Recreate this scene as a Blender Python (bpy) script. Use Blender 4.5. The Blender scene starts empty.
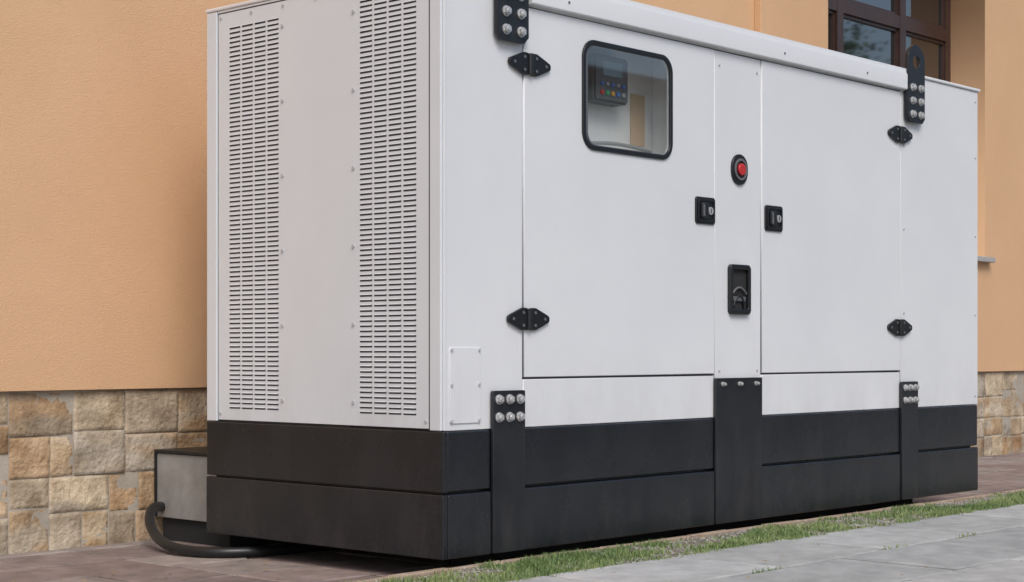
import bpy, math, random
from mathutils import Vector, noise
random.seed(11)
S=bpy.context.scene
COL=S.collection
# ------------------------------------------------------------ helpers
def nt(m):
    m.use_nodes=True
    return m.node_tree.nodes,m.node_tree.links
def N(n,t,**k):
    x=n.new(t)
    for a,b in k.items(): setattr(x,a,b)
    return x
def mat(name,c1,c2=None,rough=.5,scale=6,detail=6,metal=0,bump=0,bscale=200,bdist=.002,attr=False,stretch=None,rvar=.1,spec=.5,ramp=(.35,.65),stain=0,sscale=1.2):
    m=bpy.data.materials.new(name); n,l=nt(m); b=n['Principled BSDF']
    b.inputs['Roughness'].default_value=rough; b.inputs['Metallic'].default_value=metal
    b.inputs['Specular IOR Level'].default_value=spec
    g=N(n,'ShaderNodeNewGeometry')
    mp=N(n,'ShaderNodeMapping'); l.new(g.outputs['Position'],mp.inputs['Vector'])
    if stretch: mp.inputs['Scale'].default_value=stretch
    no=N(n,'ShaderNodeTexNoise'); no.inputs['Scale'].default_value=scale; no.inputs['Detail'].default_value=detail; no.inputs['Roughness'].default_value=.62
    l.new(mp.outputs[0],no.inputs['Vector'])
    r=N(n,'ShaderNodeValToRGB'); r.color_ramp.elements[0].position=ramp[0]; r.color_ramp.elements[1].position=ramp[1]
    r.color_ramp.elements[0].color=(*c1,1); r.color_ramp.elements[1].color=(*(c2 or c1),1)
    l.new(no.outputs['Fac'],r.inputs['Fac'])
    out=r.outputs['Color']
    if attr:
        a=N(n,'ShaderNodeAttribute',attribute_name='tint')
        mx=N(n,'ShaderNodeMix',data_type='RGBA',blend_type='MULTIPLY'); mx.inputs[0].default_value=1
        l.new(out,mx.inputs[6]); l.new(a.outputs['Color'],mx.inputs[7]); out=mx.outputs[2]
    if stain:
        n3=N(n,'ShaderNodeTexNoise'); n3.inputs['Scale'].default_value=sscale; n3.inputs['Detail'].default_value=7; n3.inputs['Roughness'].default_value=.7; n3.inputs['Distortion'].default_value=.6
        l.new(g.outputs['Position'],n3.inputs['Vector'])
        m3=N(n,'ShaderNodeMapRange'); m3.inputs['From Min'].default_value=.38; m3.inputs['From Max'].default_value=.66; m3.inputs['To Min'].default_value=1-stain; m3.inputs['To Max'].default_value=1
        l.new(n3.outputs['Fac'],m3.inputs['Value'])
        vm=N(n,'ShaderNodeVectorMath',operation='SCALE'); l.new(out,vm.inputs[0]); l.new(m3.outputs[0],vm.inputs['Scale']); out=vm.outputs[0]
    l.new(out,b.inputs['Base Color'])
    mr=N(n,'ShaderNodeMapRange'); mr.inputs['To Min'].default_value=max(0,rough-rvar); mr.inputs['To Max'].default_value=min(1,rough+rvar)
    l.new(no.outputs['Fac'],mr.inputs['Value']); l.new(mr.outputs[0],b.inputs['Roughness'])
    if bump:
        n2=N(n,'ShaderNodeTexNoise'); n2.inputs['Scale'].default_value=bscale; n2.inputs['Detail'].default_value=4
        l.new(g.outputs['Position'],n2.inputs['Vector'])
        bp=N(n,'ShaderNodeBump'); bp.inputs['Strength'].default_value=bump; bp.inputs['Distance'].default_value=bdist
        l.new(n2.outputs['Fac'],bp.inputs['Height']); l.new(bp.outputs[0],b.inputs['Normal'])
    return m
def add_height_grime(m,z0,z1,col,amt,sc=8):
    """dust settled between heights z0 (full) and z1 (none)"""
    n=m.node_tree.nodes; l=m.node_tree.links; b=n['Principled BSDF']
    src=b.inputs['Base Color'].links[0].from_socket
    g=N(n,'ShaderNodeNewGeometry'); sx=N(n,'ShaderNodeSeparateXYZ'); l.new(g.outputs['Position'],sx.inputs[0])
    mr=N(n,'ShaderNodeMapRange'); mr.inputs['From Min'].default_value=z0; mr.inputs['From Max'].default_value=z1
    mr.inputs['To Min'].default_value=1; mr.inputs['To Max'].default_value=0
    l.new(sx.outputs['Z'],mr.inputs['Value'])
    mp=N(n,'ShaderNodeMapping'); mp.inputs['Scale'].default_value=(1,1,.35); l.new(g.outputs['Position'],mp.inputs['Vector'])
    no=N(n,'ShaderNodeTexNoise'); no.inputs['Scale'].default_value=sc; no.inputs['Detail'].default_value=8; no.inputs['Roughness'].default_value=.7
    l.new(mp.outputs[0],no.inputs['Vector'])
    r=N(n,'ShaderNodeMapRange'); r.inputs['From Min'].default_value=.42; r.inputs['From Max'].default_value=.72; l.new(no.outputs['Fac'],r.inputs['Value'])
    mu=N(n,'ShaderNodeMath',operation='MULTIPLY'); l.new(mr.outputs[0],mu.inputs[0]); l.new(r.outputs[0],mu.inputs[1])
    m2=N(n,'ShaderNodeMath',operation='MULTIPLY'); l.new(mu.outputs[0],m2.inputs[0]); m2.inputs[1].default_value=amt
    mx=N(n,'ShaderNodeMix',data_type='RGBA'); l.new(m2.outputs[0],mx.inputs[0]); l.new(src,mx.inputs[6]); mx.inputs[7].default_value=(*col,1)
    l.new(mx.outputs[2],b.inputs['Base Color'])
def empty(name):
    e=bpy.data.objects.new(name,None); COL.objects.link(e); return e
def obj(name,me,m,par=None):
    o=bpy.data.objects.new(name,me); COL.objects.link(o)
    if m: 
        me.materials.clear(); me.materials.append(m)
    if par: o.parent=par
    return o
def bev(o,w,seg=2):
    b=o.modifiers.new('bev','BEVEL'); b.width=w; b.segments=seg; b.limit_method='ANGLE'; b.angle_limit=math.radians(40)
    for p in o.data.polygons: p.use_smooth=True
    w=o.modifiers.new('wn','WEIGHTED_NORMAL'); w.keep_sharp=False
def box(name,x0,x1,y0,y1,z0,z1,m,par=None,b=0,seg=2):
    v=[(x,y,z) for x in(x0,x1) for y in(y0,y1) for z in(z0,z1)]
    f=[(0,1,3,2),(4,6,7,5),(0,4,5,1),(2,3,7,6),(0,2,6,4),(1,5,7,3)]
    me=bpy.data.meshes.new(name); me.from_pydata(v,[],f); me.update()
    o=obj(name,me,m,par)
    if b: bev(o,b,seg)
    return o
def rrect(x0,x1,z0,z1,r,n=8):
    p=[]
    for cx,cz,a in((x1-r,z1-r,0),(x0+r,z1-r,90),(x0+r,z0+r,180),(x1-r,z0+r,270)):
        for i in range(n+1):
            t=math.radians(a+90*i/n); p.append((cx+r*math.cos(t),cz+r*math.sin(t)))
    return p
def circ(cx,cz,r,n=24): return [(cx+r*math.cos(2*math.pi*i/n),cz+r*math.sin(2*math.pi*i/n)) for i in range(n)]
def rect(x0,x1,z0,z1): return [(x0,z0),(x1,z0),(x1,z1),(x0,z1)]
def plate(name,loops,y0,y1,m,par=None,b=0):
    """extruded outline in the XZ plane between y0 and y1; extra loops are holes"""
    cu=bpy.data.curves.new(name,'CURVE'); cu.dimensions='2D'; cu.fill_mode='BOTH'
    for lp in loops:
        s=cu.splines.new('POLY'); s.points.add(len(lp)-1); s.use_cyclic_u=True
        for i,(x,z) in enumerate(lp): s.points[i].co=(x,z,0,1)
    cu.extrude=abs(y1-y0)/2-b
    if b: cu.bevel_depth=b; cu.bevel_resolution=2; cu.offset=-b
    t=bpy.data.objects.new('t',cu); COL.objects.link(t)
    dg=bpy.context.evaluated_depsgraph_get()
    me=bpy.data.meshes.new_from_object(t.evaluated_get(dg)); me.name=name
    bpy.data.objects.remove(t)
    ym=(y0+y1)/2
    for v in me.vertices: x,y,z=v.co; v.co=(x,ym-z,y)
    o=obj(name,me,m,par); return o
def cyl(name,c,r,h,axis,m,par=None,n=20,b=0,r2=None):
    """cylinder centred c, length h along axis 'x','y','z'"""
    v=[];f=[]
    if r2 is None: r2=r
    for s,rr in((-.5,r),(.5,r2)):
        for i in range(n):
            a=2*math.pi*i/n; p,q=rr*math.cos(a),rr*math.sin(a)
            t={'x':(s*h,p,q),'y':(q,s*h,p),'z':(p,q,s*h)}[axis]
            v.append((c[0]+t[0],c[1]+t[1],c[2]+t[2]))
    for i in range(n): j=(i+1)%n; f.append((i,j,n+j,n+i))
    f.append(tuple(range(n-1,-1,-1))); f.append(tuple(range(n,2*n)))
    me=bpy.data.meshes.new(name); me.from_pydata(v,[],f); me.update()
    o=obj(name,me,m,par)
    if b: bev(o,b)
    return o
def merged(name,objs,m,par):
    """join several simple objects into one mesh object"""
    v=[];f=[]
    dg=bpy.context.evaluated_depsgraph_get()
    for o in objs:
        me=o.evaluated_get(dg).to_mesh(); k=len(v)
        v+= [tuple(x.co) for x in me.vertices]; f+=[tuple(i+k for i in p.vertices) for p in me.polygons]
        o.evaluated_get(dg).to_mesh_clear()
    for o in objs: bpy.data.objects.remove(o)
    me=bpy.data.meshes.new(name); me.from_pydata(v,[],f); me.update()
    return obj(name,me,m,par)
def tube(name,pts,r,m,par=None,res=12):
    cu=bpy.data.curves.new(name,'CURVE'); cu.dimensions='3D'; cu.bevel_depth=r; cu.bevel_resolution=4; cu.resolution_u=res; cu.use_fill_caps=True
    s=cu.splines.new('NURBS'); s.points.add(len(pts)-1); s.order_u=4; s.use_endpoint_u=True
    for i,p in enumerate(pts): s.points[i].co=(*p,1)
    t=bpy.data.objects.new('t',cu); COL.objects.link(t)
    me=bpy.data.meshes.new_from_object(t.evaluated_get(bpy.context.evaluated_depsgraph_get())); bpy.data.objects.remove(t)
    for p in me.polygons: p.use_smooth=True
    return obj(name,me,m,par)
# ------------------------------------------------------------ materials
def white(name,a,b):
    m=mat(name,a,b,rough=.35,scale=1.3,bump=.3,bscale=2.4,bdist=.005,rvar=.07,stain=.035,sscale=1.0)
    add_height_grime(m,.44,.72,(.36,.35,.33),.26,5); return m
M_white=white('white_enamel',(.70,.715,.74),(.74,.752,.775))
M_white_bounce_offset=white('white_enamel_bounce_offset',(.665,.71,.76),(.70,.745,.795))  # same enamel, tinted bluer to cancel orange light bounced onto the end face
M_seam=mat('seam_shadow_steel',(.12,.12,.13),rough=.7)
M_dark=mat('dark_interior',(.02,.02,.022),rough=.9)
M_in=mat('interior_white',(.78,.78,.78),(.84,.84,.84),rough=.5)
M_black=mat('black_frame_paint',(.010,.012,.016),(.016,.018,.023),rough=.27,scale=5,bump=.25,bscale=7,bdist=.006,stretch=(1,1,.5))
add_height_grime(M_black,.02,.40,(.095,.09,.08),.26,11)
M_bkt=mat('black_bracket_paint',(.011,.012,.016),(.017,.019,.024),rough=.32,bump=.08,bscale=300,bdist=.001)
add_height_grime(M_bkt,.02,.60,(.10,.09,.08),.30,12)
M_rub=mat('black_rubber',(.010,.011,.013),rough=.38)
M_steel=mat('zinc_bolt',(.70,.70,.70),(.50,.50,.50),rough=.38,metal=.55,scale=60)
M_red=mat('red_button',(.50,.03,.035),rough=.3)
M_disp=mat('lcd_display',(.18,.25,.30),rough=.2)
M_lgrey=mat('panel_light_grey',(.33,.34,.35),rough=.4)
M_mgrey=mat('panel_mid_grey',(.10,.105,.115),rough=.4)
M_green=mat('button_green',(.05,.36,.15),rough=.4); M_yel=mat('button_amber',(.60,.32,.05),rough=.4); M_blue=mat('button_blue',(.07,.18,.50),rough=.4)
M_stucco=mat('orange_stucco',(.67,.42,.245),(.71,.455,.27),rough=.92,scale=.9,bump=.55,bscale=230,bdist=.005,rvar=.03,spec=.2,stain=.04,sscale=.8)
M_stone=mat('sandstone',(.55,.485,.405),(1.0,.955,.87),rough=.85,scale=12,detail=10,bump=.9,bscale=55,bdist=.009,attr=True,spec=.25,ramp=(.32,.60),stain=.20,sscale=5)
M_mortar=mat('mortar',(.34,.30,.25),(.44,.40,.34),rough=.95,bump=.5,bscale=120,bdist=.004)
M_tile=mat('paving_tile',(.62,.62,.62),(1,1,1),rough=.72,scale=9,detail=8,bump=.35,bscale=160,bdist=.002,attr=True,stain=.25,sscale=2.2)
M_slab=mat('concrete_slab',(.76,.77,.77),(1,1,1),rough=.86,scale=14,detail=9,bump=.6,bscale=220,bdist=.002,attr=True,spec=.3,stain=.20,sscale=2.0)
M_grout=mat('joint_soil',(.07,.06,.045),(.12,.105,.085),rough=.95,scale=20,bump=.8,bscale=150,bdist=.006)
M_soil=mat('soil',(.17,.145,.11),(.30,.265,.21),rough=.97,scale=25,detail=8,bump=1,bscale=110,bdist=.012)
M_kerb=mat('edging_brick',(.30,.22,.16),(.42,.33,.25),rough=.9,scale=14,bump=.8,bscale=100,bdist=.005)
M_gravel=mat('gravel_grey',(.24,.23,.21),(.42,.40,.37),rough=.9,scale=60)
M_frame=mat('brown_window_frame',(.045,.024,.02),(.06,.034,.028),rough=.3)
M_sill=mat('grey_sill',(.35,.34,.33),(.42,.41,.4),rough=.7,scale=30)
M_asph=mat('asphalt',(.04,.04,.042),(.065,.065,.065),rough=.9,scale=30,bump=.6,bscale=150,bdist=.004)
M_lawn=mat('lawn',(.04,.07,.02),(.07,.11,.03),rough=.95,scale=3,bump=1,bscale=40,bdist=.03)
M_bark=mat('bark',(.06,.045,.035),(.12,.095,.075),rough=.95,scale=12,stretch=(1,1,.2),bump=1,bscale=30,bdist=.02)
M_cream=mat('cream_render',(.60,.55,.47),(.66,.61,.53),rough=.9,bump=.5,bscale=150,bdist=.004)
M_brick=mat('clay_brick_render',(.36,.17,.10),(.42,.21,.13),rough=.9,scale=4)
M_box=mat('grey_duct_paint',(.27,.255,.24),(.36,.345,.325),rough=.65,scale=9,stain=.2,sscale=6)
M_litter=mat('dry_leaf',(.22,.13,.06),(.36,.25,.12),rough=.8,scale=8)
def leafmat(name,c1,c2):
    m=bpy.data.materials.new(name); n,l=nt(m); b=n['Principled BSDF']; b.inputs['Roughness'].default_value=.6
    a=N(n,'ShaderNodeAttribute',attribute_name='tint'); mx=N(n,'ShaderNodeMix',data_type='RGBA')
    l.new(a.outputs['Fac'],mx.inputs[0]); mx.inputs[6].default_value=(*c1,1); mx.inputs[7].default_value=(*c2,1)
    l.new(mx.outputs[2],b.inputs['Base Color'])
    return m
M_leaf=leafmat('leaf',(.04,.08,.016),(.14,.21,.045))
M_grass=leafmat('grass_blade',(.09,.17,.045),(.33,.38,.16))
def glassmat(name,base,tr,rough=.03):
    m=bpy.data.materials.new(name); n,l=nt(m); b=n['Principled BSDF']
    b.inputs['Base Color'].default_value=(*base,1); b.inputs['Roughness'].default_value=rough; b.inputs['IOR'].default_value=2.9
    if tr:
        t=N(n,'ShaderNodeBsdfTransparent'); t.inputs['Color'].default_value=(.95,.97,.97,1)
        gl=N(n,'ShaderNodeBsdfGlossy'); gl.inputs['Roughness'].default_value=rough; gl.inputs['Color'].default_value=(1,1,1,1)
        lw=N(n,'ShaderNodeLayerWeight'); lw.inputs['Blend'].default_value=.5
        p=N(n,'ShaderNodeMath',operation='POWER'); l.new(lw.outputs['Facing'],p.inputs[0]); p.inputs[1].default_value=3
        q=N(n,'ShaderNodeMath',operation='MULTIPLY_ADD'); l.new(p.outputs[0],q.inputs[0]); q.inputs[1].default_value=.75; q.inputs[2].default_value=.14
        ms=N(n,'ShaderNodeMixShader'); l.new(q.outputs[0],ms.inputs[0]); l.new(t.outputs[0],ms.inputs[1]); l.new(gl.outputs[0],ms.inputs[2])
        l.new(ms.outputs[0],n['Material Output'].inputs['Surface'])
    return m
M_glass=glassmat('clear_glass',(.8,.8,.8),True)
M_wglass=glassmat('dark_window_glass',(.012,.013,.015),False)
# ------------------------------------------------------------ generator (origin: near bottom corner; X along long side)
G=empty('diesel_generator')
L=3.40; W=1.133; ZB=.451; ZT=1.847
# core
core=[box('c',.012,L-.012,.42,W-.012,ZB,ZT-.004,None),
      box('c',.02,.60,.014,.42,ZB,ZT-.004,None),box('c',1.25,L-.012,.014,.42,ZB,ZT-.004,None),
      box('c',.60,1.25,.014,.42,ZB,1.30,None),box('c',.60,1.25,.014,.42,1.765,ZT-.004,None)]
merged('core_frame',core,M_seam,G)
# light lining of the control compartment
box('compartment_back',.602,1.248,.17,.18,1.302,1.763,M_in,G)
box('compartment_floor',.602,1.248,.02,.169,1.302,1.306,M_in,G)
box('compartment_side',1.240,1.247,.02,.169,1.307,1.76,M_in,G)
pb=.0025
plate('corner_panel',[rect(0.004,.353,ZB+.002,ZT)],0,.014,M_white,G,pb)
plate('door_with_window',[rect(.358,1.378,.610,1.771),rrect(.665,1.114,1.365,1.697,.045)],-.003,.012,M_white,G,pb)
plate('lower_panel',[rect(.358,1.378,ZB+.002,.603)],0,.014,M_white,G,pb)
plate('centre_pillar',[rect(1.383,1.675,ZB+.002,1.771)],0,.014,M_white,G,pb)
plate('blank_door',[rect(1.680,2.703,.610,1.771)],-.003,.012,M_white,G,pb)
plate('lower_panel_2',[rect(1.680,2.703,ZB+.002,.603)],0,.014,M_white,G,pb)
plate('end_panel',[rect(2.708,L-.004,ZB+.002,ZT)],0,.014,M_white,G,pb)
plate('top_strip',[rect(.358,2.703,1.776,ZT)],0,.014,M_white,G,pb)
box('back_panel',.004,L-.004,W-.012,W,ZB+.002,ZT,M_white,G,.003)
box('end_side_panel',L-.012,L,.006,W-.006,ZB+.002,ZT,M_white,G,.003)
# roof
box('roof_cap',-.008,L+.008,-.008,W+.006,ZT+.001,ZT+.014,M_white,G,.004,3)
box('roof_top',.05,L-.05,.05,W-.05,ZT+.014,ZT+.03,M_white,G,.01)
# drip rail - folded profile
prof=[(0,1.779),(-.020,1.779),(-.024,1.783),(-.024,1.842),(-.018,1.852),(-.018,1.868),(.02,1.868),(.02,1.8625),(-.0095,1.8625),(-.0095,1.846),(0,1.846)]
v=[];f=[]
for x in(.372,2.742):
    for y,z in prof: v.append((x,y,z))
n=len(prof)
for i in range(n): j=(i+1)%n; f.append((i,j,n+j,n+i))
f+= [tuple(range(n-1,-1,-1)),tuple(range(n,2*n))]
me=bpy.data.meshes.new('drip_rail'); me.from_pydata(v,[],f); o=obj('drip_rail',me,M_white,G); bev(o,.0015)
# ---- louvred end face at X=0
def perforated():
    slots_v=[]
    for a,b in((.112,.362),(.756,1.012)):
        w=(b-a-.010*3)/4
        for i in range(4): slots_v.append((a+i*(w+.010),a+i*(w+.010)+w))
    slots_z=[]; z=.497
    while z<1.79: slots_z.append((z,z+.0066)); z+=.0158
    vs=sorted({.058,1.072}|{t for s in slots_v for t in s}); zs=sorted({.459,1.836}|{t for s in slots_z for t in s})
    hv={round(a,6) for a,b in slots_v}; hz={round(a,6) for a,b in slots_z}
    V=[(-.002,y,z) for y in vs for z in zs]; nz=len(zs); F=[]
    for i in range(len(vs)-1):
        for j in range(nz-1):
            if round(vs[i],6) in hv and round(zs[j],6) in hz:
                k=len(V); y0,y1,z0,z1=vs[i],vs[i+1],zs[j],zs[j+1]; m=(y1-y0)*.06
                # small pressed hood under which the slot opens
                V+= [(-.002,y0,z1+.0012),(-.002,y1,z1+.0012),(-.0045,y1-m,z1-.0008),(-.0045,y0+m,z1-.0008)]
                F.append((k,k+1,k+2,k+3)); continue
            F.append((i*nz+j,i*nz+j+1,(i+1)*nz+j+1,(i+1)*nz+j))
    me=bpy.data.meshes.new('louvred_panel'); me.from_pydata(V,[],F); me.update()
    return obj('louvred_panel',me,M_white_bounce_offset,G)
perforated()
M_bk=mat('louvre_mesh_grey',(.15,.155,.165),rough=.8)
box('louvre_backing',.004,.012,.06,1.07,.46,1.835,M_bk,G)
box('corner_post_near',-.006,.004,.004,.052,ZB+.002,ZT,M_white_bounce_offset,G,.0035,3)
box('corner_post_far',-.006,.004,1.078,W,ZB+.002,ZT,M_white_bounce_offset,G,.0035,3)
box('end_top_rail',-.004,.004,.056,1.074,1.840,ZT,M_white_bounce_offset,G)
box('end_edge_strip',.0,.010,-.0035,.0038,ZB+.003,ZT-.001,M_white,G,.002)
sc=[]
for y in(.392,.735):
    for i in range(6): sc.append(cyl('s',(-.003,y,.53+i*.245),.006,.006,'x',None,n=10))
for i in range(7): sc.append(cyl('s',(-.003,.08+i*.163,1.822),.005,.006,'x',None,n=10))
for i in range(2): sc.append(cyl('s',(-.003,.07+i*.99,.48),.005,.006,'x',None,n=10))
for x,z in((.032,.695),(.152,.695),(.032,.482),(.152,.482),(.032,.59),(.152,.59)): sc.append(cyl('s',(x,-.005,z),.005,.006,'y',None,n=10))
for x in(2.735,L-.03): 
    for z in(.49,.85,1.2,1.55,1.8): sc.append(cyl('s',(x,-.001,z),.0045,.005,'y',None,n=10))
for x in(1.41,1.65):
    for z in(.62,1.72): sc.append(cyl('s',(x,-.001,z),.0045,.005,'y',None,n=10))
for x in(.05,.2,.33): sc.append(cyl('s',(x,-.001,1.80),.005,.005,'y',None,n=10))
merged('panel_rivets',sc,mat('painted_rivet',(.46,.47,.50),rough=.4),G)
plate('inspection_cover',[rrect(.026,.158,.474,.702,.006,3)],-.004,0.001,M_white,G,.001)
for x in(.55,1.8,2.4): cyl('rail_plug',(x,-.025,1.81),.004,.004,'y',M_seam,G,n=10)
# ---- base frame
box('base_core',.012,L-.05,.012,W-.03,.075,ZB-.006,M_black,G)
LE=L-.022
box('base_end_upper',-.008,.011,-.010,W-.002,.2685,ZB,M_black,G,.004,3)
box('base_end_lower',-.010,.011,-.010,W-.002,.070,.263,M_black,G,.004,3)
for i,(a,b) in enumerate(((.0115,.199),(.348,1.369),(1.664,2.690),(2.827,LE))):
    box(f'base_side_upper_{i}',a,b,-.008,.0115,.2695,ZB,M_black,G,.006,3)
    box(f'base_side_lower_{i}',a,b,-.012,.0115,.070,.263,M_black,G,.006,3)
box('base_back',.041,LE-.01,W-.029,W,.07,ZB,M_black,G,.006)
box('base_far_end',L-.049,LE-.001,.041,W-.041,.07,ZB,M_black,G,.006)
for y in(.16,.86): box('skid',.30,L-.3,y,y+.1,.0,.0745,M_dark,G)
def bolt(x,y,z,r=.0125):
    return [cyl('b',(x,y-.0015,z),r*1.25,.003,'y',None,n=16),cyl('b',(x,y-.008,z),r,.010,'y',None,n=6),cyl('b',(x,y-.0145,z),r*.55,.004,'y',None,n=12)]
bolts=[]
plate('base_bracket',[rrect(.200,.347,.072,.570,.006,3)],-.018,-.006,M_bkt,G,.0015)
plate('base_bracket_2',[rrect(1.370,1.663,.072,.594,.004,3)],-.016,-.006,M_bkt,G,.0015)
plate('base_bracket_3',[rrect(2.691,2.826,.072,.563,.006,3)],-.018,-.006,M_bkt,G,.0015)
for x in(.225,.273,.321):
    for z in(.543,.488): bolts+=bolt(x,-.018,z,.0125)
for x in(2.716,2.758,2.801):
    for z in(.538,.486): bolts+=bolt(x,-.018,z,.0115)
for x in(1.41,1.515,1.62): bolts+=bolt(x,-.016,.572,.007)
# lifting brackets with bolts
def lift(nm,xc,w):
    h=w/2; top=1.975
    pts=[(xc-h+.02,1.648),(xc+h-.02,1.648),(xc+h,1.668),(xc+h,top-h)]
    for i in range(1,12): a=math.pi*i/12; pts.append((xc+h*math.cos(a),top-h+h*math.sin(a)))
    pts+=[(xc-h,top-h),(xc-h,1.668)]
    plate(nm,[pts,circ(xc,top-h,.028)],-.026,-.010,M_bkt,G,.0015)
    for x in(xc-.034,xc+.034):
        for z in(1.682,1.738,1.794): bolts.extend(bolt(x,-.026,z,.0135))
    box(nm+'_spacer',xc-.05,xc+.05,-.0101,0,1.66,1.775,M_bkt,G)
lift('lifting_bracket',.283,.144); lift('lifting_bracket_2',2.797,.144)
merged('bolts',bolts,M_steel,G)
# hinges
def hinge(nm,xc,z):
    for s in(-1,1):
        pts=[(xc+s*.010,z-.035),(xc+s*.032,z-.035),(xc+s*.078,z-.017),(xc+s*.094,z-.010),(xc+s*.097,z-.004),(xc+s*.097,z+.004),(xc+s*.094,z+.010),(xc+s*.078,z+.017),(xc+s*.032,z+.035),(xc+s*.010,z+.035)]
        plate(nm+'_leaf',[pts],-.013,-.003,M_rub,G,.002)
        for dx,dz in((.028,.020),(.028,-.020),(.074,0)): cyl(nm+'_screw',(xc+s*dx,-.0135,z+dz),.005,.003,'y',M_seam,G,n=10)
    cyl(nm+'_knuckle',(xc,-.012,z),.010,.066,'z',M_rub,G,n=16,b=.002)
for i,(x,z) in enumerate(((.378,1.592),(.372,.792),(2.692,1.591),(2.689,.788))): hinge(f'hinge_{i}',x,z)
# observation window
plate('window_gasket',[rrect(.638,1.124,1.350,1.712,.06),rrect(.654,1.108,1.366,1.696,.046)],-.010,-.001,M_rub,G,.003)
plate('window_bead',[rrect(.653,1.109,1.365,1.697,.046),rrect(.667,1.112,1.368,1.694,.044)],-.0055,-.0031,M_mgrey,G)
lp=rrect(.658,1.116,1.364,1.698,.046)
me=bpy.data.meshes.new('window_glass'); me.from_pydata([(x,-.0035,z) for x,z in lp],[],[tuple(range(len(lp)))]); obj('window_glass',me,M_glass,G)
plate('controller_box',[rrect(.832,1.016,1.542,1.702,.01)],.11,.168,M_seam,G,.002)
plate('controller_bezel',[rrect(.838,1.010,1.548,1.696,.008)],.100,.1095,M_mgrey,G,.002)
plate('controller_screen',[rrect(.872,.976,1.630,1.680,.004)],.097,.0995,M_disp,G)
for i in range(5):
    cyl('controller_key',(.866+i*.029,.097,1.572),.008,.006,'y',(M_red,M_green,M_yel,M_blue,M_lgrey)[i],G,n=12)
    cyl('controller_key_b',(.866+i*.029,.097,1.602),.006,.006,'y',M_lgrey if i%2 else M_blue,G,n=12)
plate('warning_label',[rect(1.11,1.19,1.42,1.60)],.166,.169,mat('ochre_label',(.62,.45,.30),rough=.5),G)
tube('cable_loom',[(.66,.15,1.38),(.72,.14,1.40),(.85,.13,1.39),(1.0,.14,1.42),(1.2,.15,1.40)],.007,M_lgrey,G)
# emergency stop
plate('stop_plate',[rrect(1.482,1.582,1.297,1.409,.049)],-.009,0.001,M_rub,G,.003)
plate('stop_ring',[circ(1.532,1.353,.040,32),circ(1.532,1.353,.031,32)],-.014,-.009,M_seam,G,.001)
cyl('stop_button',(1.532,-.014,1.353),.022,.012,'y',M_red,G,n=28,b=.004)
# latches
def latch(nm,xc,z):
    plate(nm+'_plate',[rrect(xc-.058,xc+.058,z-.048,z+.048,.012)],-.010,.001,M_rub,G,.003)
    plate(nm+'_rim',[rrect(xc-.050,xc+.050,z-.040,z+.040,.010),rrect(xc-.042,xc+.042,z-.033,z+.033,.008)],-.014,-.010,M_rub,G,.001)
    plate(nm+'_lever',[rrect(xc-.036,xc+.004,z-.028,z+.028,.008)],-.020,-.010,M_bkt,G,.003)
    plate(nm+'_lever_grip',[rrect(xc-.030,xc-.020,z-.022,z+.022,.004)],-.022,-.0195,M_seam,G,.001)
    cyl(nm+'_lock',(xc+.022,-.012,z),.014,.010,'y',M_lgrey,G,n=18)
    box(nm+'_keyway',xc+.0205,xc+.0235,-.0182,-.0168,z-.008,z+.008,M_dark,G)
latch('latch',1.317,1.19); latch('latch_2',1.753,1.187)
# cable port
plate('cable_port_frame',[rrect(1.462,1.592,.824,1.006,.018),rrect(1.478,1.576,.842,.988,.010)],-.016,.001,M_rub,G,.003)
box('cable_port_back',1.472,1.582,-.0025,.0,.835,.995,M_dark,G)
box('cable_port_lever',1.489,1.565,-.011,-.003,.872,.890,M_mgrey,G,.003)
tube('cable_port_lead',[(1.492,-.006,.855),(1.512,-.012,.915),(1.542,-.012,.90),(1.557,-.008,.85)],.005,M_rub,G)
tube('cable_port_lead_2',[(1.487,-.006,.90),(1.522,-.012,.945),(1.567,-.010,.90)],.004,M_seam,G)
# ------------------------------------------------------------ building
B=empty('stucco_building')
WV=1.58
holes=[rect(4.704,6.619,1.30,3.35)]
for x in(-6.6,9.6): holes.append(rect(x,x+1.9,1.30,3.35))
for x in(-6.6,-.6,4.704,9.6): holes.append(rect(x,x+1.9,4.5,6.2))
plate('stucco_wall',[rect(-10,15,.555,7.2)]+holes,WV,WV+.30,M_stucco,B)
box('pilaster',3.96,4.475,WV-.045,WV-.0005,.556,7.199,M_stucco,B,.004)
box('pilaster_2',8.2,8.7,WV-.045,WV-.0005,.556,7.199,M_stucco,B,.004)
box('roof',-10.6,15.6,WV-.6,14,7.2,7.45,M_brick,B)
box('side_wall',-9.99,-9.7,WV+.301,13.5,0,7.19,M_stucco,B); box('side_wall_2',14.7,14.99,WV+.301,13.5,0,7.19,M_stucco,B); box('rear_wall',-9.69,14.69,13.2,13.49,0,7.19,M_stucco,B)
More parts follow.
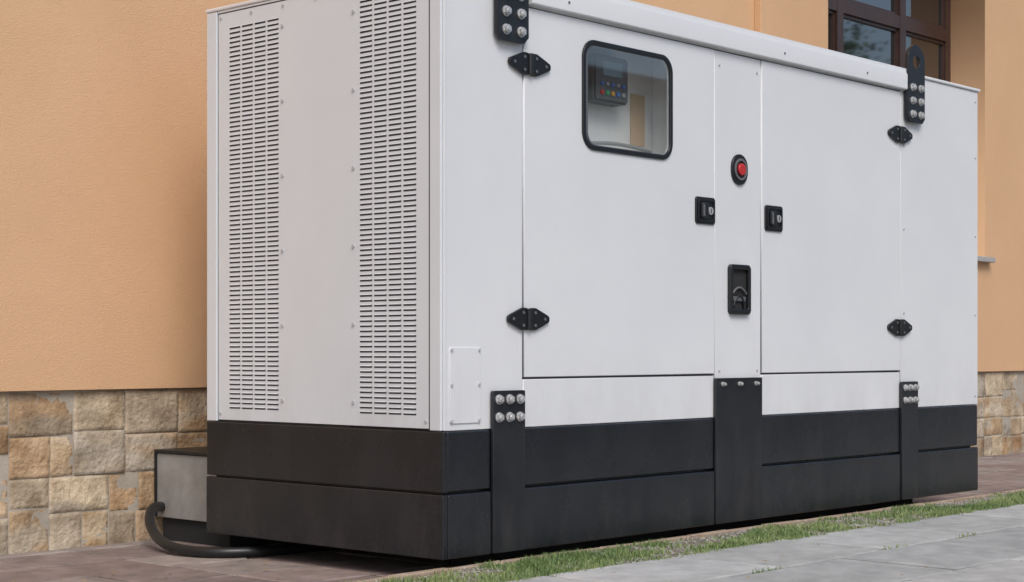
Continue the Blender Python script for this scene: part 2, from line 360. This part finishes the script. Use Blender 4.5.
def window(x0,x1,z0,z1,nm):
    y0,y1=WV+.245,WV+.295; p=[]
    p+=[box('p',x0,x1,y0,y1,z0,z0+.07,None),box('p',x0,x1,y0,y1,z1-.07,z1,None),box('p',x0,x0+.07,y0,y1,z0+.07,z1-.07,None),box('p',x1-.07,x1,y0,y1,z0+.07,z1-.07,None)]
    ms=[x0+.52,x0+1.27]; tz=z0+(z1-z0)*.715
    for m in ms: p.append(box('p',m-.035,m+.035,y0-.01,y1,z0+.07,z1-.07,None))
    xs=[x0+.07,ms[0]-.035,ms[0]+.035,ms[1]-.035,ms[1]+.035,x1-.07]
    for i in range(3):
        a,b=xs[2*i],xs[2*i+1]
        p.append(box('p',a,b,y0-.008,y1,tz-.04,tz+.04,None))
        for c,d in((z0+.07,tz-.04),(tz+.04,z1-.07)):   # casement sashes
            s=.02
            p+= [box('p',a,b,y0+.008,y1-.004,c,c+s,None),box('p',a,b,y0+.008,y1-.004,d-s,d,None),box('p',a,a+s,y0+.008,y1-.004,c+s,d-s,None),box('p',b-s,b,y0+.008,y1-.004,c+s,d-s,None)]
    merged(nm+'_frame',p,M_frame,B)
    box(nm+'_glass',x0+.05,x1-.05,y0+.024,y0+.028,z0+.05,z1-.05,M_wglass,B)
    box(nm+'_sill',x0-.03,x1+.05,WV-.05,WV+.25,z0-.035,z0-.001,M_sill,B,.004)
k=0
for h in holes:
    window(h[0][0],h[1][0],h[0][1],h[2][1],f'window_{k}'); k+=1
# stone plinth: random ashlar
def stones():
    V=[];F=[];C=[]
    pal=[(.62,.49,.35),(.52,.37,.24),(.66,.56,.44),(.56,.50,.42),(.54,.37,.23),(.48,.41,.33),(.72,.62,.49),(.60,.47,.35),(.43,.28,.17),(.64,.57,.48),(.53,.49,.44),(.62,.54,.45),(.68,.53,.39)]
    def coords(a,b):
        n=max(3,int((b-a)/.012)); e=.003
        return [a,a+e]+[a+e+(b-a-2*e)*i/n for i in range(1,n)]+[b-e,b]
    def block(x0,x1,z0,z1):
        g=.0014; x0+=g;x1-=g;z0+=g;z1-=g
        d=random.uniform(-.003,.003); c=random.choice(pal); t=random.uniform(.85,1.12); c=tuple(q*t for q in c)
        xs=coords(x0,x1); zs=coords(z0,z1); nx=len(xs)-1; nz=len(zs)-1; k=len(V); sd=random.uniform(0,99)
        tx,tz=random.uniform(-.02,.02),random.uniform(-.02,.02)
        c2=random.choice(pal)
        for i,x in enumerate(xs):
            for j,z in enumerate(zs):
                # cleft face: stepped low-frequency relief plus fine grain
                q=noise.noise(Vector((x*9,sd,z*16)))*3; st=(math.floor(q)+min(1,(q-math.floor(q))*3))/3
                y=1.600+d+tx*(x-x0)+tz*(z-z0)+st*.0034+noise.noise(Vector((x*40,sd,z*40)))*.0015
                if i in(0,nx) or j in(0,nz): y+=.0045
                V.append((x,y,z))
        for i in range(nx):
            for j in range(nz):
                q=k+i*(nz+1)+j; F.append((q,q+nz+1,q+nz+2,q+1))
                m=max(0,min(1,.5+2.2*noise.noise(Vector((xs[i]*6+zs[j]*4,sd,zs[j]*13)))))*.85
                C.append(tuple(c[e]*(1-m)+c2[e]*m for e in range(3))+(1,))
    def split(x0,x1,z0,z1):
        w,h=x1-x0,z1-z0
        if w>.34 or (w>.22 and w>h*1.5 and random.random()<.6):
            t=x0+w*random.uniform(.36,.64); split(x0,t,z0,z1); split(t,x1,z0,z1)
        elif h>.26 or (h>.18 and random.random()<.65):
            t=z0+h*random.uniform(.38,.62); split(x0,x1,z0,t); split(x0,x1,t,z1)
        else: block(x0,x1,z0,z1)
    x=-10
    while x<15:
        w=random.uniform(.35,.75); zz=random.uniform(.2,.36); xe=min(15,x+w)
        split(x,xe,-.02,zz); split(x,xe,zz,.549); x=xe if xe<15 else 16
    me=bpy.data.meshes.new('stone_plinth'); me.from_pydata(V,[],F); me.update()
    a=me.color_attributes.new('tint','FLOAT_COLOR','CORNER'); buf=[]
    for p,c in zip(me.polygons,C): buf.extend(c*len(p.vertices)); p.use_smooth=True
    a.data.foreach_set('color',buf)
    obj('stone_plinth',me,M_stone,B)
stones()
box('plinth_mortar',-10,15,1.604,1.88,-.02,.554,M_mortar,B)
# ------------------------------------------------------------ cable duct between wall and generator + hose
K=empty('cable_duct')
box('duct_body',.112,.62,1.145,1.590,.085,.318,M_box,K,.003)
box('duct_lid',.104,.64,1.142,1.592,.320,.332,M_rub,K,.003)
box('duct_edge',.106,.118,1.580,1.592,.087,.319,M_rub,K,.002)
box('duct_foot',.13,.60,1.18,1.57,.0,.084,M_dark,K,.002)
tube('drain_hose',[(.125,1.56,.12),(.06,1.52,.135),(.0,1.48,.12),(-.06,1.38,.06),(-.11,1.22,.021),(-.12,1.05,.019),(-.04,.92,.019),(.12,.88,.019),(.5,.86,.019)],.018,M_rub)
# ------------------------------------------------------------ ground
def sheet(name,x0,x1,y0,y1,z,m):
    me=bpy.data.meshes.new(name); me.from_pydata([(x0,y0,z),(x1,y0,z),(x1,y1,z),(x0,y1,z)],[],[(0,1,2,3)]); return obj(name,me,m)
sheet('ground',-400,400,-400,400,-.135,M_lawn)
box('paving_bed',-12,16,0.0,1.62,-.13,-.004,M_grout,None)
box('pavement_bed',-12,16,-3.6,-.001,-.13,.030,M_grout,None)
def slabs(name,x0,x1,y0,y1,dx,dy,z,th,gap,pal,mt,off=0,jit=.0015,tilt=.002):
    V=[];F=[];C=[];r=0;y=y0
    while y<y1-.01:
        yy=min(y+dy,y1); x=x0-(off*dx if r%2 else 0)
        while x<x1:
            xx=x+dx; c=pal(r); t=random.uniform(.86,1.08); c=(c[0]*t,c[1]*t,c[2]*t,1)
            zz=z+random.uniform(-jit,jit); k=len(V); b=.004
            g=gap/2
            a0,a1,b0,b1=x+g,xx-g,y+g,yy-g; tl=[random.uniform(-tilt,tilt) for _ in range(4)]
            V.extend([(a0,b0,z-th),(a1,b0,z-th),(a1,b1,z-th),(a0,b1,z-th),(a0,b0,zz-b+tl[0]),(a1,b0,zz-b+tl[1]),(a1,b1,zz-b+tl[2]),(a0,b1,zz-b+tl[3]),
              (a0+b,b0+b,zz+tl[0]),(a1-b,b0+b,zz+tl[1]),(a1-b,b1-b,zz+tl[2]),(a0+b,b1-b,zz+tl[3])])
            for q in((0,1,5,4),(1,2,6,5),(2,3,7,6),(3,0,4,7),(4,5,9,8),(5,6,10,9),(6,7,11,10),(7,4,8,11),(8,9,10,11)):
                F.append(tuple(k+i for i in q)); C.append(c)
            x=xx
        y=yy; r+=1
    me=bpy.data.meshes.new(name); me.from_pydata(V,[],F); me.update()
    a=me.color_attributes.new('tint','FLOAT_COLOR','CORNER')
    for p,c in zip(me.polygons,C):
        for li in p.loop_indices: a.data[li].color=c
    return obj(name,me,mt)
slabs('paving_tiles',-12,16,.006,1.598,.30,.30,0,.03,.010,lambda r:random.choice([(.34,.265,.245),(.38,.30,.28),(.31,.245,.23),(.39,.335,.31)]),M_tile)
slabs('pavement',-12,16,-3.6,-.315,.62,.41,.045,.03,.018,lambda r:random.choice([(.50,.505,.495),(.55,.55,.54),(.46,.465,.455),(.52,.52,.505)]) if r%8!=4 else (.34,.285,.265),M_slab,off=.5,jit=.002,tilt=.0025)
slabs('edging_kerb',-12,16,-.034,-.002,.24,.032,.047,.06,.006,lambda r:(1,1,1),M_kerb,jit=.002)
box('road_kerb',-12,16,-3.75,-3.605,-.13,.05,M_slab,None,.01)
sheet('road',-400,400,-11,-3.752,-.131,M_asph)
# verge: uneven soil, pebbles, grass
def verge():
    V=[];F=[];nx,ny=900,18; x0,x1,y0,y1=-3.0,9,-.312,-.036
    for i in range(nx+1):
        for j in range(ny+1):
            x=x0+(x1-x0)*i/nx; y=y0+(y1-y0)*j/ny
            V.append((x,y,.036+noise.noise(Vector((x*6,y*8,0)))*.006+noise.noise(Vector((x*45,y*45,3)))*.004))
    for i in range(nx):
        for j in range(ny):
            q=i*(ny+1)+j; F.append((q,q+ny+1,q+ny+2,q+1))
    me=bpy.data.meshes.new('verge'); me.from_pydata(V,[],F)
    for p in me.polygons:p.use_smooth=True
    obj('verge_soil',me,M_soil)
    V=[];F=[]
    for _ in range(9000):
        x=random.uniform(-1.5,6.5); y=random.uniform(-.35,-.02)
        r=random.uniform(.002,.006)*(1.6 if random.random()<.05 else 1); z=.038+noise.noise(Vector((x*6,y*8,0)))*.006
        if y<-.32: z=.044; r*=.5
        k=len(V)
        V.extend([(x-r,y,z),(x+r*random.uniform(.7,1.2),y,z),(x,y-r,z),(x,y+r*random.uniform(.7,1.2),z),(x+random.uniform(-.3,.3)*r,y,z+r*.8)])
        F.extend([(k,k+2,k+4),(k+2,k+1,k+4),(k+1,k+3,k+4),(k+3,k,k+4)])
    me=bpy.data.meshes.new('gravel'); me.from_pydata(V,[],F); obj('gravel',me,M_gravel)
    V=[];F=[];C=[];n=0
    while n<78000:
        if random.random()<.04:      # tufts in the first pavement joint
            x=random.uniform(-2.2,7.8); y=-.725+random.gauss(0,.004); d=noise.noise(Vector((x*4,3,5)))-.1; zb=.034
        else:
            x=random.uniform(-2.2,7.8); y=random.uniform(-.36,-.022); zb=None
            d=noise.noise(Vector((x*1.7,y*5,5)))*.65+noise.noise(Vector((x*9,y*12,9)))*.6+.27-abs(y+.22)*1.2
        if random.random()>max(0,min(1,d*1.8+.08)): 
            n+=.3; continue
        n+=1
        h=random.uniform(.007,.022)*(1+max(0,d)*.6); w=random.uniform(.001,.0022); a=random.uniform(0,6.28); ln=random.uniform(0,.9)*h; b=random.uniform(0,6.28)
        cx,sx=math.cos(a)*w,math.sin(a)*w; z=zb or .034+noise.noise(Vector((x*6,y*8,0)))*.006; k=len(V)
        mx_,my_=x+math.cos(b)*ln*.4,y+math.sin(b)*ln*.4
        V.extend([(x-cx,y-sx,z),(x+cx,y+sx,z),(mx_+cx*.8,my_+sx*.8,z+h*.65),(mx_-cx*.8,my_-sx*.8,z+h*.65),(x+math.cos(b)*ln,y+math.sin(b)*ln,z+h)])
        F.extend([(k,k+1,k+2,k+3),(k+3,k+2,k+4)]); c=min(1,max(0,random.gauss(.42,.27)+noise.noise(Vector((x*3,y*4,2)))*.6)); C+= [c,c]
    me=bpy.data.meshes.new('grass'); me.from_pydata(V,[],F); me.update()
    at=me.color_attributes.new('tint','FLOAT_COLOR','CORNER'); buf=[]
    for p,c in zip(me.polygons,C): buf.extend((c,c,c,1)*len(p.vertices))
    at.data.foreach_set('color',buf)
    obj('grass_verge',me,M_grass)
    # dry leaves blown about
    V=[];F=[]
    for _ in range(110):
        if random.random()<.4: x,y,z=random.uniform(-1.5,-.0),random.uniform(.2,1.55),.006
        else: x,y,z=random.uniform(-1,6),random.uniform(-1.6,-.05),.052
        r=random.uniform(.006,.014); a=random.uniform(0,6.28); c,s=math.cos(a),math.sin(a); k=len(V)
        for p,q,t in((-1,0,.0),(-.4,.45,.25),(.3,.4,.2),(1,0,.3),(.3,-.4,.1),(-.4,-.45,.25)): V.append((x+(p*c-q*s)*r,y+(p*s+q*c)*r,z+t*r))
        F.append(tuple(range(k,k+6)))
    me=bpy.data.meshes.new('fallen_leaves'); me.from_pydata(V,[],F); obj('fallen_leaves',me,M_litter)
verge()
# ------------------------------------------------------------ trees across the road (mirrored in the glass)
def tree_mesh(seed,h):
    R=random.Random(seed); V=[];F=[];MI=[];C=[]
    def limb(p,q,r0,r1):
        d=(q-p).normalized(); u=d.orthogonal().normalized(); w=d.cross(u); k=len(V)
        for c,r in((p,r0),(q,r1)):
            for i in range(8): a=i*math.pi/4; V.append(tuple(c+u*math.cos(a)*r+w*math.sin(a)*r))
        for i in range(8): j=(i+1)%8; F.append((k+i,k+j,k+8+j,k+8+i)); MI.append(0); C.append(0)
    tips=[]
    top=Vector((R.uniform(-.2,.2),R.uniform(-.2,.2),h*.38)); limb(Vector((0,0,0)),top,.17,.12)
    def grow(p,d,l,r,lev):
        q=p+d*l; limb(p,q,r,r*.6)
        if lev>=2: tips.append(q)
        if lev==3: return
        for i in range(4 if lev==0 else 3):
            nd=(d+Vector((R.uniform(-1,1),R.uniform(-1,1),R.uniform(-.3,.8)))*.85).normalized(); grow(q,nd,l*.72,r*.58,lev+1)
    for i in range(5):
        a=i*1.257+R.uniform(-.3,.3); grow(top-Vector((0,0,R.uniform(0,h*.1))),Vector((math.cos(a)*.75,math.sin(a)*.75,R.uniform(.4,1))).normalized(),h*.2,.08,0)
    for t in tips:
        if R.random()<.2: continue
        rad=R.uniform(.35,.75); lt=R.random()
        for _ in range(34):
            o=Vector((R.gauss(0,1),R.gauss(0,1),R.gauss(0,.7)))*rad*.5; c=t+o; s=R.uniform(.05,.10)
            u=Vector((R.uniform(-1,1),R.uniform(-1,1),R.uniform(-.5,.5))).normalized(); w=u.orthogonal().normalized(); k=len(V)
            for e in(u*s,w*s*.6,-u*s,-w*s*.6): V.append(tuple(c+e))
            F.append((k,k+1,k+2,k+3)); MI.append(1); C.append(min(1,max(0,lt*.6+R.uniform(0,.4))))
    me=bpy.data.meshes.new('tree'); me.from_pydata(V,[],F); me.update(); me.materials.append(M_bark); me.materials.append(M_leaf)
    at=me.color_attributes.new('tint','FLOAT_COLOR','CORNER')
    for p,m,c in zip(me.polygons,MI,C):
        p.material_index=m
        for li in p.loop_indices: at.data[li].color=(c,c,c,1)
    return me
ta,tb=tree_mesh(1,9),tree_mesh(5,7.5)
for me,x,y,r in((ta,25,-13,0),(tb,30.5,-13.5,1),(ta,38,-16,4),(tb,-6,-18,1),(ta,4,-20,3)):
    o=bpy.data.objects.new('street_tree',me); COL.objects.link(o); o.location=(x,y,-.13); o.rotation_euler=(0,0,r)
N2=empty('rendered_house')
plate('house_wall',[rect(6,42,-.13,8)]+[rect(8+i*4,9.6+i*4,z,z+1.6) for i in range(8) for z in(1.0,4.6)],-26.3,-26,M_cream,N2)
box('house_glazing',6.2,41.8,-26.4,-26.35,.5,7.5,M_wglass,N2)
box('house_roof',5,43,-34,-25.5,8,8.4,M_brick,N2)
box('house_body',6,42,-33.5,-26.45,-.13,7.99,M_cream,N2)
# ------------------------------------------------------------ light
sd=Vector((-.55,-.80,1.05)).normalized()
w=bpy.data.worlds.new('World'); S.world=w; w.use_nodes=True; n=w.node_tree.nodes; l=w.node_tree.links
sky=n.new('ShaderNodeTexSky'); sky.sky_type='NISHITA'; sky.sun_disc=False
sky.sun_elevation=math.asin(sd.z); sky.sun_rotation=math.atan2(sd.x,sd.y)%(2*math.pi)
sky.air_density=1.0; sky.dust_density=2.5; sky.ozone_density=1
l.new(sky.outputs[0],n['Background'].inputs['Color']); n['Background'].inputs['Strength'].default_value=.147
ld=bpy.data.lights.new('sun','SUN'); ld.energy=1.8; ld.angle=math.radians(28); ld.color=(1,.965,.91)
lo=bpy.data.objects.new('sun',ld); COL.objects.link(lo); lo.rotation_euler=(-sd).to_track_quat('-Z','Y').to_euler()
# ------------------------------------------------------------ camera
cd=bpy.data.cameras.new('camera'); cd.sensor_width=36; cd.lens=59.06; cd.shift_y=.0576; cd.clip_end=1500; cd.clip_start=.05
co=bpy.data.objects.new('camera',cd); COL.objects.link(co); co.location=(-3.5576,-3.5194,.695)
co.rotation_euler=(math.radians(90),0,math.radians(42.34-90)); S.camera=co
S.view_settings.view_transform='Standard'; S.view_settings.look='None'; S.view_settings.exposure=0
